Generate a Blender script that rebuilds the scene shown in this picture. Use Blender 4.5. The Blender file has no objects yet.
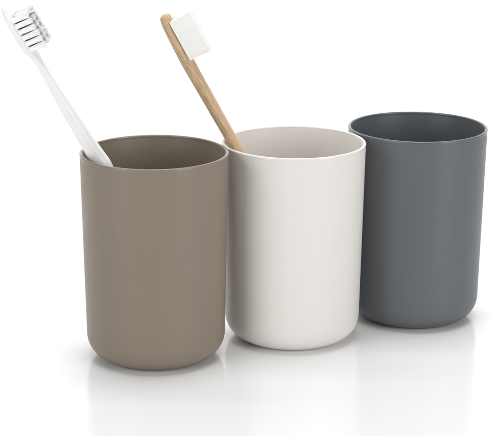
import bpy, bmesh, math, random
from mathutils import Vector, Matrix

CM = 0.01
scene = bpy.context.scene
COL = scene.collection
rnd = random.Random(7)

# ------------------------------------------------------------------ materials
def nodes(mat):
    mat.use_nodes = True
    nt = mat.node_tree
    return nt, nt.nodes, nt.links, nt.nodes["Principled BSDF"]

def plastic(name, col, rough=0.42, grain=0.03, var=0.03, spec=0.5, bump_scale=2600):
    m = bpy.data.materials.new(name)
    nt, N, L, b = nodes(m)
    tc = N.new("ShaderNodeTexCoord")
    n1 = N.new("ShaderNodeTexNoise"); n1.inputs["Scale"].default_value = 22; n1.inputs["Detail"].default_value = 5
    L.new(tc.outputs["Object"], n1.inputs["Vector"])
    r = N.new("ShaderNodeValToRGB")
    r.color_ramp.elements[0].position = 0.3; r.color_ramp.elements[1].position = 0.7
    r.color_ramp.elements[0].color = tuple(c*(1-var) for c in col)+(1,)
    r.color_ramp.elements[1].color = tuple(min(1, c*(1+var)) for c in col)+(1,)
    L.new(n1.outputs["Fac"], r.inputs["Fac"]); L.new(r.outputs["Color"], b.inputs["Base Color"])
    n2 = N.new("ShaderNodeTexNoise"); n2.inputs["Scale"].default_value = bump_scale; n2.inputs["Detail"].default_value = 3
    L.new(tc.outputs["Object"], n2.inputs["Vector"])
    bp = N.new("ShaderNodeBump"); bp.inputs["Strength"].default_value = grain; bp.inputs["Distance"].default_value = 0.0004
    L.new(n2.outputs["Fac"], bp.inputs["Height"]); L.new(bp.outputs["Normal"], b.inputs["Normal"])
    n3 = N.new("ShaderNodeTexNoise"); n3.inputs["Scale"].default_value = 60; n3.inputs["Detail"].default_value = 4
    L.new(tc.outputs["Object"], n3.inputs["Vector"])
    mr = N.new("ShaderNodeMapRange"); mr.inputs["To Min"].default_value = rough-0.05; mr.inputs["To Max"].default_value = rough+0.05
    L.new(n3.outputs["Fac"], mr.inputs["Value"]); L.new(mr.outputs["Result"], b.inputs["Roughness"])
    b.inputs["Specular IOR Level"].default_value = spec
    return m

M_TAUPE = plastic("taupe matte plastic", (0.222, 0.183, 0.141))
M_CREAM = plastic("cream matte plastic", (0.745, 0.72, 0.685), var=0.01)
M_GREY  = plastic("slate grey matte plastic", (0.105, 0.115, 0.125))
M_WHITE = plastic("white glossy plastic", (0.80, 0.80, 0.797), rough=0.3, grain=0.01, var=0.01)

def bristle_mat(name, col, rough=0.5, trans=0.0):
    m = bpy.data.materials.new(name)
    nt, N, L, b = nodes(m)
    oi = N.new("ShaderNodeNewGeometry")
    mr = N.new("ShaderNodeMapRange"); mr.inputs["To Min"].default_value = 0.96; mr.inputs["To Max"].default_value = 1.0
    L.new(oi.outputs["Random Per Island"], mr.inputs["Value"])
    mx = N.new("ShaderNodeVectorMath"); mx.operation = 'SCALE'; mx.inputs[0].default_value = col
    L.new(mr.outputs["Result"], mx.inputs["Scale"]); L.new(mx.outputs["Vector"], b.inputs["Base Color"])
    b.inputs["Roughness"].default_value = rough
    b.inputs["Subsurface Weight"].default_value = 0.0
    if trans:
        t = N.new("ShaderNodeBsdfTranslucent"); t.inputs["Color"].default_value = col+(1,)
        s = N.new("ShaderNodeMixShader"); s.inputs["Fac"].default_value = trans
        L.new(b.outputs[0], s.inputs[1]); L.new(t.outputs[0], s.inputs[2])
        L.new(s.outputs[0], N["Material Output"].inputs["Surface"])
    return m
M_BRW = bristle_mat("white nylon bristle", (0.97, 0.97, 0.965), trans=0.1)
M_BRI = bristle_mat("ivory nylon bristle", (0.985, 0.978, 0.955), trans=0.08)
M_BRC = bristle_mat("charcoal nylon bristle", (0.16, 0.16, 0.16))

def wood():
    m = bpy.data.materials.new("bamboo wood")
    nt, N, L, b = nodes(m)
    tc = N.new("ShaderNodeTexCoord")
    mp = N.new("ShaderNodeMapping"); mp.inputs["Scale"].default_value = (1, 1, 0.06)
    L.new(tc.outputs["Object"], mp.inputs["Vector"])
    n = N.new("ShaderNodeTexNoise"); n.inputs["Scale"].default_value = 2300; n.inputs["Detail"].default_value = 6; n.inputs["Roughness"].default_value = 0.6
    L.new(mp.outputs["Vector"], n.inputs["Vector"])
    r = N.new("ShaderNodeValToRGB"); e = r.color_ramp.elements
    e[0].position = 0.33; e[0].color = (0.38, 0.245, 0.13, 1)
    e[1].position = 0.62; e[1].color = (0.66, 0.47, 0.285, 1)
    x = e.new(0.5); x.color = (0.57, 0.395, 0.232, 1)
    L.new(n.outputs["Fac"], r.inputs["Fac"])
    mp2 = N.new("ShaderNodeMapping"); mp2.inputs["Scale"].default_value = (1, 1, 0.12)
    L.new(tc.outputs["Object"], mp2.inputs["Vector"])
    n2 = N.new("ShaderNodeTexNoise"); n2.inputs["Scale"].default_value = 190; n2.inputs["Detail"].default_value = 3
    L.new(mp2.outputs["Vector"], n2.inputs["Vector"])
    mr = N.new("ShaderNodeMapRange"); mr.inputs["From Min"].default_value = 0.3; mr.inputs["From Max"].default_value = 0.7
    mr.inputs["To Min"].default_value = 0.86; mr.inputs["To Max"].default_value = 1.1
    L.new(n2.outputs["Fac"], mr.inputs["Value"])
    sc = N.new("ShaderNodeVectorMath"); sc.operation = 'SCALE'
    L.new(r.outputs["Color"], sc.inputs[0]); L.new(mr.outputs["Result"], sc.inputs["Scale"])
    L.new(sc.outputs["Vector"], b.inputs["Base Color"])
    bp = N.new("ShaderNodeBump"); bp.inputs["Strength"].default_value = 0.12; bp.inputs["Distance"].default_value = 0.0003
    L.new(n.outputs["Fac"], bp.inputs["Height"]); L.new(bp.outputs["Normal"], b.inputs["Normal"])
    b.inputs["Roughness"].default_value = 0.5
    return m
M_WOOD = wood()

def backdrop_mat():
    m = bpy.data.materials.new("glossy white studio board")
    nt, N, L, b = nodes(m)
    tc = N.new("ShaderNodeTexCoord")
    n = N.new("ShaderNodeTexNoise"); n.inputs["Scale"].default_value = 5; n.inputs["Detail"].default_value = 4
    L.new(tc.outputs["Object"], n.inputs["Vector"])
    r = N.new("ShaderNodeValToRGB")
    r.color_ramp.elements[0].color = (0.83, 0.83, 0.83, 1); r.color_ramp.elements[1].color = (0.85, 0.85, 0.848, 1)
    L.new(n.outputs["Fac"], r.inputs["Fac"]); L.new(r.outputs["Color"], b.inputs["Base Color"])
    mr = N.new("ShaderNodeMapRange"); mr.inputs["To Min"].default_value = 0.13; mr.inputs["To Max"].default_value = 0.19
    L.new(n.outputs["Fac"], mr.inputs["Value"]); L.new(mr.outputs["Result"], b.inputs["Roughness"])
    b.inputs["IOR"].default_value = 1.45
    return m
M_BACK = backdrop_mat()

# ------------------------------------------------------------------ helpers
def link(name, bm, mat, parent=None, smooth=True, sharp=math.radians(50)):
    bmesh.ops.recalc_face_normals(bm, faces=bm.faces[:])
    me = bpy.data.meshes.new(name); bm.to_mesh(me); bm.free()
    if smooth:
        for p in me.polygons: p.use_smooth = True
        me.set_sharp_from_angle(angle=sharp)
    me.materials.append(mat)
    o = bpy.data.objects.new(name, me); COL.objects.link(o)
    if parent: o.parent = parent
    return o

def lathe(pts, seg=192, closed=False):
    bm = bmesh.new(); rings = []
    for r, z in pts:
        if r < 1e-6: rings.append([bm.verts.new((0, 0, z*CM))])
        else: rings.append([bm.verts.new((r*CM*math.cos(2*math.pi*k/seg), r*CM*math.sin(2*math.pi*k/seg), z*CM)) for k in range(seg)])
    n = len(rings)
    for i in range(n if closed else n-1):
        a, b = rings[i], rings[(i+1) % n]
        for k in range(seg):
            k2 = (k+1) % seg
            if len(a) == 1: bm.faces.new((a[0], b[k2], b[k]))
            elif len(b) == 1: bm.faces.new((a[k], a[k2], b[0]))
            else: bm.faces.new((a[k], a[k2], b[k2], b[k]))
    return bm

# ------------------------------------------------------------------ tumblers
H, RT, RB, RC, NE = 10.696, 3.75, 3.580, 1.352, 0.911
WALL = 0.17
def outer_r(z):        # straight flared wall between the bottom corner and the lip
    return RB + (RT-RB)*(z-RC)/(H-RC)
def tumbler_body():
    p = [(0, 0.10), (RB-RC-0.35, 0.10), (RB-RC-0.25, 0.03), (RB-RC-0.15, 0.0)]
    for i in range(0, 21):
        a = math.radians(90*i/20)
        s = max(0.0, math.sin(a))**NE if a > 0 else 0
        c = max(0.0, math.cos(a))**NE if i < 20 else 0
        p.append((RB-RC+RC*s, RC-RC*c))
    for z in (2.5, 5, 7.5, 9.5, H-0.30): p.append((outer_r(z), z))
    zt = H-0.16
    p.append((outer_r(zt), zt))
    p.append((outer_r(zt)-0.02, zt+0.01))
    # down the inside
    p.append((outer_r(zt)-WALL, zt+0.01)); p.append((outer_r(zt)-WALL, zt))
    for z in (H-0.3, 9.5, 7.5, 5, 2.5): p.append((outer_r(z)-WALL-0.012, z))
    for i in range(0, 15):
        a = math.radians(90*i/14)
        p.append((RB-WALL-RC+0.1 + (RC-0.1)*math.cos(a), RC+0.2-(RC-0.1)*math.sin(a)))
    p.append((0, 0.3))
    return lathe(p)
def tumbler_rim():     # rounded lip, a little thinner than the wall below it
    ro = outer_r(H-0.165); zb = H-0.165
    t = 0.155
    p = [(ro+0.006, zb), (RT+0.012, H-0.09)]
    for i in range(0, 11):
        a = math.radians(180*i/10)
        p.append((RT+0.012-t/2 + t/2*math.cos(a), H-t/2*0.9 + t/2*0.9*math.sin(a)))
    p += [(RT-t+0.008, H-0.12), (ro-WALL+0.045, zb), (ro-WALL/2, zb-0.004)]
    return lathe(p, closed=True)

def make_tumbler(mat, label, loc, sz):
    lip = mat.copy(); lip.name = mat.name+" lip, smoother"
    for n in lip.node_tree.nodes:
        if n.type == 'MAP_RANGE': n.inputs["To Min"].default_value = 0.2; n.inputs["To Max"].default_value = 0.28
    t = bpy.data.objects.new("tumbler", None); COL.objects.link(t)
    t.empty_display_size = 0.03
    t["label"] = label; t["category"] = "cup"; t["group"] = "plain plastic tumblers standing in a row"
    t.location = (loc[0]*CM, loc[1]*CM, 0); t.scale = (1, 1, sz)
    b = bpy.data.objects.new("body", BODY.copy()); r = bpy.data.objects.new("rim", RIM.copy())
    for o in (b, r):
        COL.objects.link(o); o.parent = t; o.data.materials.clear(); o.data.materials.append(lip if o is r else mat)
    return t
def mesh_only(bm, name):
    o = link(name, bm, M_TAUPE); me = o.data; bpy.data.objects.remove(o); return me
BODY = mesh_only(tumbler_body(), "tumbler_body"); RIM = mesh_only(tumbler_rim(), "tumbler_rim")
C1, C2, C3 = (-4.772, 5.0125), (2.348, 8.016), (9.130, 11.475)
S1, S2, S3 = 1.0088, 0.9933, 0.9981
make_tumbler(M_TAUPE, "taupe brown matte plastic tumbler nearest the viewer, holding a white toothbrush", C1, S1)
make_tumbler(M_CREAM, "cream white matte plastic tumbler between the brown and grey ones, holding a wooden toothbrush", C2, S2)
make_tumbler(M_GREY, "dark slate grey empty plastic tumbler standing furthest back at the end of the row", C3, S3)

# ------------------------------------------------------------------ toothbrushes
def sweep(secs, seg=40, power=2.3, cap=True):
    """secs: (s, xmin, xmax, half_width_y, y_off) along local Z (cm); closed with end fans."""
    bm = bmesh.new(); rings = []
    for s, x0, x1, hw in secs:
        cx, hx = (x0+x1)/2, (x1-x0)/2; ring = []
        for k in range(seg):
            a = 2*math.pi*k/seg
            c, d = math.cos(a), math.sin(a)
            ring.append(bm.verts.new(((cx+hx*math.copysign(abs(c)**(2/power), c))*CM, hw*math.copysign(abs(d)**(2/power), d)*CM, s*CM)))
        rings.append(ring)
    for a, b in zip(rings, rings[1:]):
        for k in range(seg):
            bm.faces.new((a[k], a[(k+1) % seg], b[(k+1) % seg], b[k]))
    bm.faces.new(rings[0][::-1]); bm.faces.new(rings[-1])
    return bm

def spline(keys, step=0.12):
    """Catmull-Rom through (s, x0, x1, hw) keys, with round end caps."""
    out = []
    n = len(keys)
    for i in range(n-1):
        p0, p1, p2, p3 = keys[max(0, i-1)], keys[i], keys[i+1], keys[min(n-1, i+2)]
        m = max(1, int((p2[0]-p1[0])/step))
        for j in range(m):
            t = j/m; v = [p1[0]+(p2[0]-p1[0])*t]
            for q in (1, 2, 3):
                d = p2[0]-p1[0]
                m1 = (p2[q]-p0[q])/max(1e-6, p2[0]-p0[0])*d; m2 = (p3[q]-p1[q])/max(1e-6, p3[0]-p1[0])*d
                v.append((2*t**3-3*t*t+1)*p1[q]+(t**3-2*t*t+t)*m1+(-2*t**3+3*t*t)*p2[q]+(t**3-t*t)*m2)
            out.append(tuple(v))
    out.append(keys[-1])
    return out

def round_end(sec, length, top=True, steps=9):
    s, x0, x1, hw = sec; cx, hx = (x0+x1)/2, (x1-x0)/2; out = []
    for i in range(1, steps+1):
        a = math.pi/2*i/steps; f = max(0.03, math.cos(a)); ds = length*math.sin(a)
        out.append((s+ds if top else s-ds, cx-hx*f, cx+hx*f, hw*f))
    return out if top else out[::-1]

def filaments(bm, cx, cy, rad, s_c, x0, x1, n, fr=0.0105, splay=0.05, rect=None, flare=1.0, dome=0.0):
    """Bristle filaments from x0 to x1 along local X; cross-section spread over (s, y)."""
    for _ in range(n):
        if rect:
            ds = rnd.uniform(-rect[0], rect[0]); dy = rnd.uniform(-rect[1], rect[1])
        else:
            r = rad*math.sqrt(rnd.random()); a = rnd.uniform(0, 6.283); ds, dy = r*math.cos(a), r*math.sin(a)
        ts, ty = ds*flare+rnd.gauss(0, splay), dy*flare+rnd.gauss(0, splay)
        xe = x1+rnd.uniform(-0.025, 0.015)
        if rnd.random() < 0.08: xe -= rnd.uniform(0, 0.06)
        prev = None; a0 = rnd.uniform(0, 1.5)
        for i, t in enumerate((0, 0.55, 0.97, 1.0)):
            x = x0+(xe-x0)*t; w = t**1.5
            s_, y_ = s_c+ds+(ts-ds)*w, cy+dy+(ty-dy)*w
            rr = fr if t < 1 else fr*0.5
            ring = [bm.verts.new((x*CM, (y_+rr*math.cos(a0+k*1.5708))*CM, (s_+rr*math.sin(a0+k*1.5708))*CM)) for k in range(4)]
            if prev:
                for k in range(4): bm.faces.new((prev[k], prev[(k+1) % 4], ring[(k+1) % 4], ring[k]))
            prev = ring
        bm.faces.new(prev)

def brush_frame(name, foot, axis, side, roll_deg, label):
    o = bpy.data.objects.new(name, None); COL.objects.link(o); o.empty_display_size = 0.03
    z = Vector(axis).normalized(); x = Vector(side); x = (x-z*x.dot(z)).normalized(); y = z.cross(x)
    R = Matrix((x, y, z)).transposed() @ Matrix.Rotation(math.radians(roll_deg), 3, 'Z')
    o.matrix_world = Matrix.Translation(Vector(foot)*CM) @ R.to_4x4()
    o["label"] = label; o["category"] = "toothbrush"
    return o

# --- white brush in the taupe tumbler
wb = brush_frame("toothbrush", (-2.123, 5.858, 0.45), (-0.4572, -0.1751, 0.872), (0.8656, 0.1377, 0.4815), -22,
                 "white plastic toothbrush with dark gaps between its bristle tufts, leaning in the brown tumbler")
keys = [(0.25, -.32, .32, .36), (2, -.35, .35, .42), (6, -.37, .37, .44), (9.8, -.37, .37, .43), (10.7, -.37, .41, .43),
        (11.4, -.375, .47, .44), (11.9, -.38, .42, .43), (12.7, -.38, .36, .42), (14.0, -.36, .31, .38), (15.8, -.29, .23, .31), (17.2, -.215, .19, .26), (17.75, -.21, .19, .27)]
sec = round_end(keys[0], 0.25, False)+spline(keys)
link("handle", sweep(sec), M_WHITE, wb)
hk = [(17.75, -.21, .19, .27), (18.0, -.24, .18, .36), (18.25, -.27, .155, .48), (18.6, -.30, .13, .57), (19.2, -.30, .12, .59),
      (19.9, -.29, .12, .58), (20.3, -.26, .11, .53), (20.55, -.22, .09, .42)]
head = link("head", sweep(spline(hk)+round_end(hk[-1], 0.27, True), power=2.8), M_WHITE, wb)
def core(bm, cy, s_c, x0, x1, rs, ry, seg=14, power=2.0, flare=1.0):
    """the packed inside of a tuft: a closed prism a little inside the outermost filaments"""
    rings = []
    for t in (0, 0.5, 1.0):
        x = x0+(x1-x0)*t; f = 1+(flare-1)*t; ring = []
        for k in range(seg):
            a = 2*math.pi*(k+0.5)/seg; c, d = math.cos(a), math.sin(a)
            ring.append(bm.verts.new((x*CM, (cy+ry*f*math.copysign(abs(c)**(2/power), c))*CM, (s_c+rs*f*math.copysign(abs(d)**(2/power), d))*CM)))
        if rings:
            p = rings[-1]
            for k in range(seg): bm.faces.new((p[k], p[(k+1) % seg], ring[(k+1) % seg], ring[k]))
        else: bm.faces.new(ring)
        rings.append(ring)
    bm.faces.new(rings[-1])

for i in range(6):
    bm = bmesh.new(); s = 18.42+0.326*i
    for y, dx in ((-.40, 0), (.02, 0.03), (.40, 0.06)):
        so = s if y < 0 else s+0.05*rnd.uniform(-1, 1)
        xt = 0.97+dx+0.03*rnd.random()
        core(bm, y, so, 0.08, xt-0.05, 0.117, 0.122, flare=1.12)
        filaments(bm, 0, y, 0.118, so, 0.09, xt, 150, fr=0.0105, splay=0.018, flare=1.2)
    link("bristle_tuft", bm, M_BRW, head, smooth=False)
for i in range(5):
    bm = bmesh.new(); s = 18.583+0.326*i
    for y in (-.19, .20):
        core(bm, y, s, 0.08, 0.76, 0.09, 0.09)
        filaments(bm, 0, y, 0.10, s, 0.09, 0.82, 70, splay=0.02, flare=1.0)
    o = link("bristle_tuft", bm, M_BRC, head, smooth=False); o["label"] = "charcoal grey bristle tuft between the white ones"

# --- wooden brush in the cream tumbler
tb = brush_frame("toothbrush", (4.571, 8.655, 0.45), (-0.47, -0.0462, 0.8814), (0.8713, 0.1349, 0.4717), -12,
                 "wooden bamboo toothbrush with a dense ivory bristle block, leaning in the cream tumbler")
wk = [(0.25, -.26, .26, .36), (2, -.29, .29, .44), (6, -.31, .30, .48), (10, -.30, .27, .50), (12, -.31, .285, .50), (13.4, -.34, .28, .48), (14.6, -.37, .28, .44),
      (15.6, -.395, .275, .42), (16.15, -.405, .285, .44), (16.38, -.405, .265, .47), (16.6, -.40, .215, .50), (17.2, -.38, .195, .53),
      (17.9, -.35, .19, .53), (18.45, -.325, .195, .50), (18.62, -.315, .23, .47), (18.76, -.30, .33, .43), (18.86, -.27, .335, .38)]
link("handle", sweep(round_end(wk[0], 0.25, False)+spline(wk, 0.06)+round_end(wk[-1], 0.22, True), power=2.2), M_WOOD, tb)
bm = bmesh.new()
core(bm, 0, 17.525, 0.16, 1.30, 1.114, 0.454, seg=64, power=14)
for i in range(12):
    for j in range(5):
        s_ = 16.50+i*(18.55-16.50)/11; y = -.36+j*.18
        inner = 0 < i < 11 and 0 < j < 4
        filaments(bm, 0, y, 0.1, s_, 1.15 if inner else 0.17, 1.34+0.012*math.sin(i*1.7+j), 75, rect=(0.094, 0.092), splay=0.009, fr=0.014)
link("bristles", bm, M_BRI, tb, smooth=False)

# ------------------------------------------------------------------ setting: glossy white board curving up behind
def sweep_board():
    bm = bmesh.new(); prof = []
    y0, y1, r = -1.6, 1.15, 0.55
    for i in range(9): prof.append((y0+(y1-r-y0)*i/8, 0))
    for i in range(1, 25):
        a = math.pi/2*i/24; prof.append((y1-r+r*math.sin(a), r-r*math.cos(a)))
    prof.append((y1, 1.5)); prof.append((y1, 2.4))
    xs = [-2.2+4.4*k/12 for k in range(13)]
    g = [[bm.verts.new((x, y, z)) for x in xs] for y, z in prof]
    for a, b in zip(g, g[1:]):
        for k in range(12): bm.faces.new((a[k], a[k+1], b[k+1], b[k]))
    return bm
bd = link("ground", sweep_board(), M_BACK)
bd["kind"] = "structure"

# ------------------------------------------------------------------ light
def area(name, loc, target, size, power, color=(1, 1, 1)):
    l = bpy.data.lights.new(name, 'AREA'); l.shape = 'RECTANGLE'; l.size, l.size_y = size; l.energy = power; l.color = color
    o = bpy.data.objects.new(name, l); COL.objects.link(o); o.location = loc
    o.rotation_euler = (Vector(target)-Vector(loc)).to_track_quat('-Z', 'Y').to_euler()
    return o
area("key softbox", (1.12, -0.90, 0.54), (0.03, 0.08, 0.05), (0.7, 0.8), 11.5)
area("fill softbox", (-0.98, -0.87, 0.52), (0, 0.08, 0.05), (0.7, 0.8), 8.6)
area("backdrop lamp", (0, 0.45, 1.5), (0, 1.15, 1.1), (2.4, 0.5), 28)
area("top softbox", (0.05, 0.02, 1.5), (0.02, 0.06, 0), (0.8, 0.7), 10.5)

w = bpy.data.worlds.new("World"); scene.world = w; w.use_nodes = True
bg = w.node_tree.nodes["Background"]; bg.inputs["Color"].default_value = (1, 1, 1, 1); bg.inputs["Strength"].default_value = 0.15

# ------------------------------------------------------------------ camera
cam = bpy.data.cameras.new("camera"); co = bpy.data.objects.new("camera", cam); COL.objects.link(co)
cam.sensor_width = 36; cam.lens = 36*1704.63/497; cam.clip_start = 0.02; cam.clip_end = 50
co.matrix_world = Matrix.Translation((0, -0.785174, 0.312105)) @ (Matrix.Rotation(math.pi/2-0.2786, 4, 'X') @ Matrix.Rotation(0.0043, 4, 'Z'))
scene.camera = co
scene.cycles.max_bounces = 16; scene.cycles.diffuse_bounces = 10
scene.view_settings.view_transform = 'Standard'; scene.view_settings.look = 'None'
scene.view_settings.exposure = 0; scene.view_settings.gamma = 1
scene.render.resolution_x, scene.render.resolution_y = 1024, 898
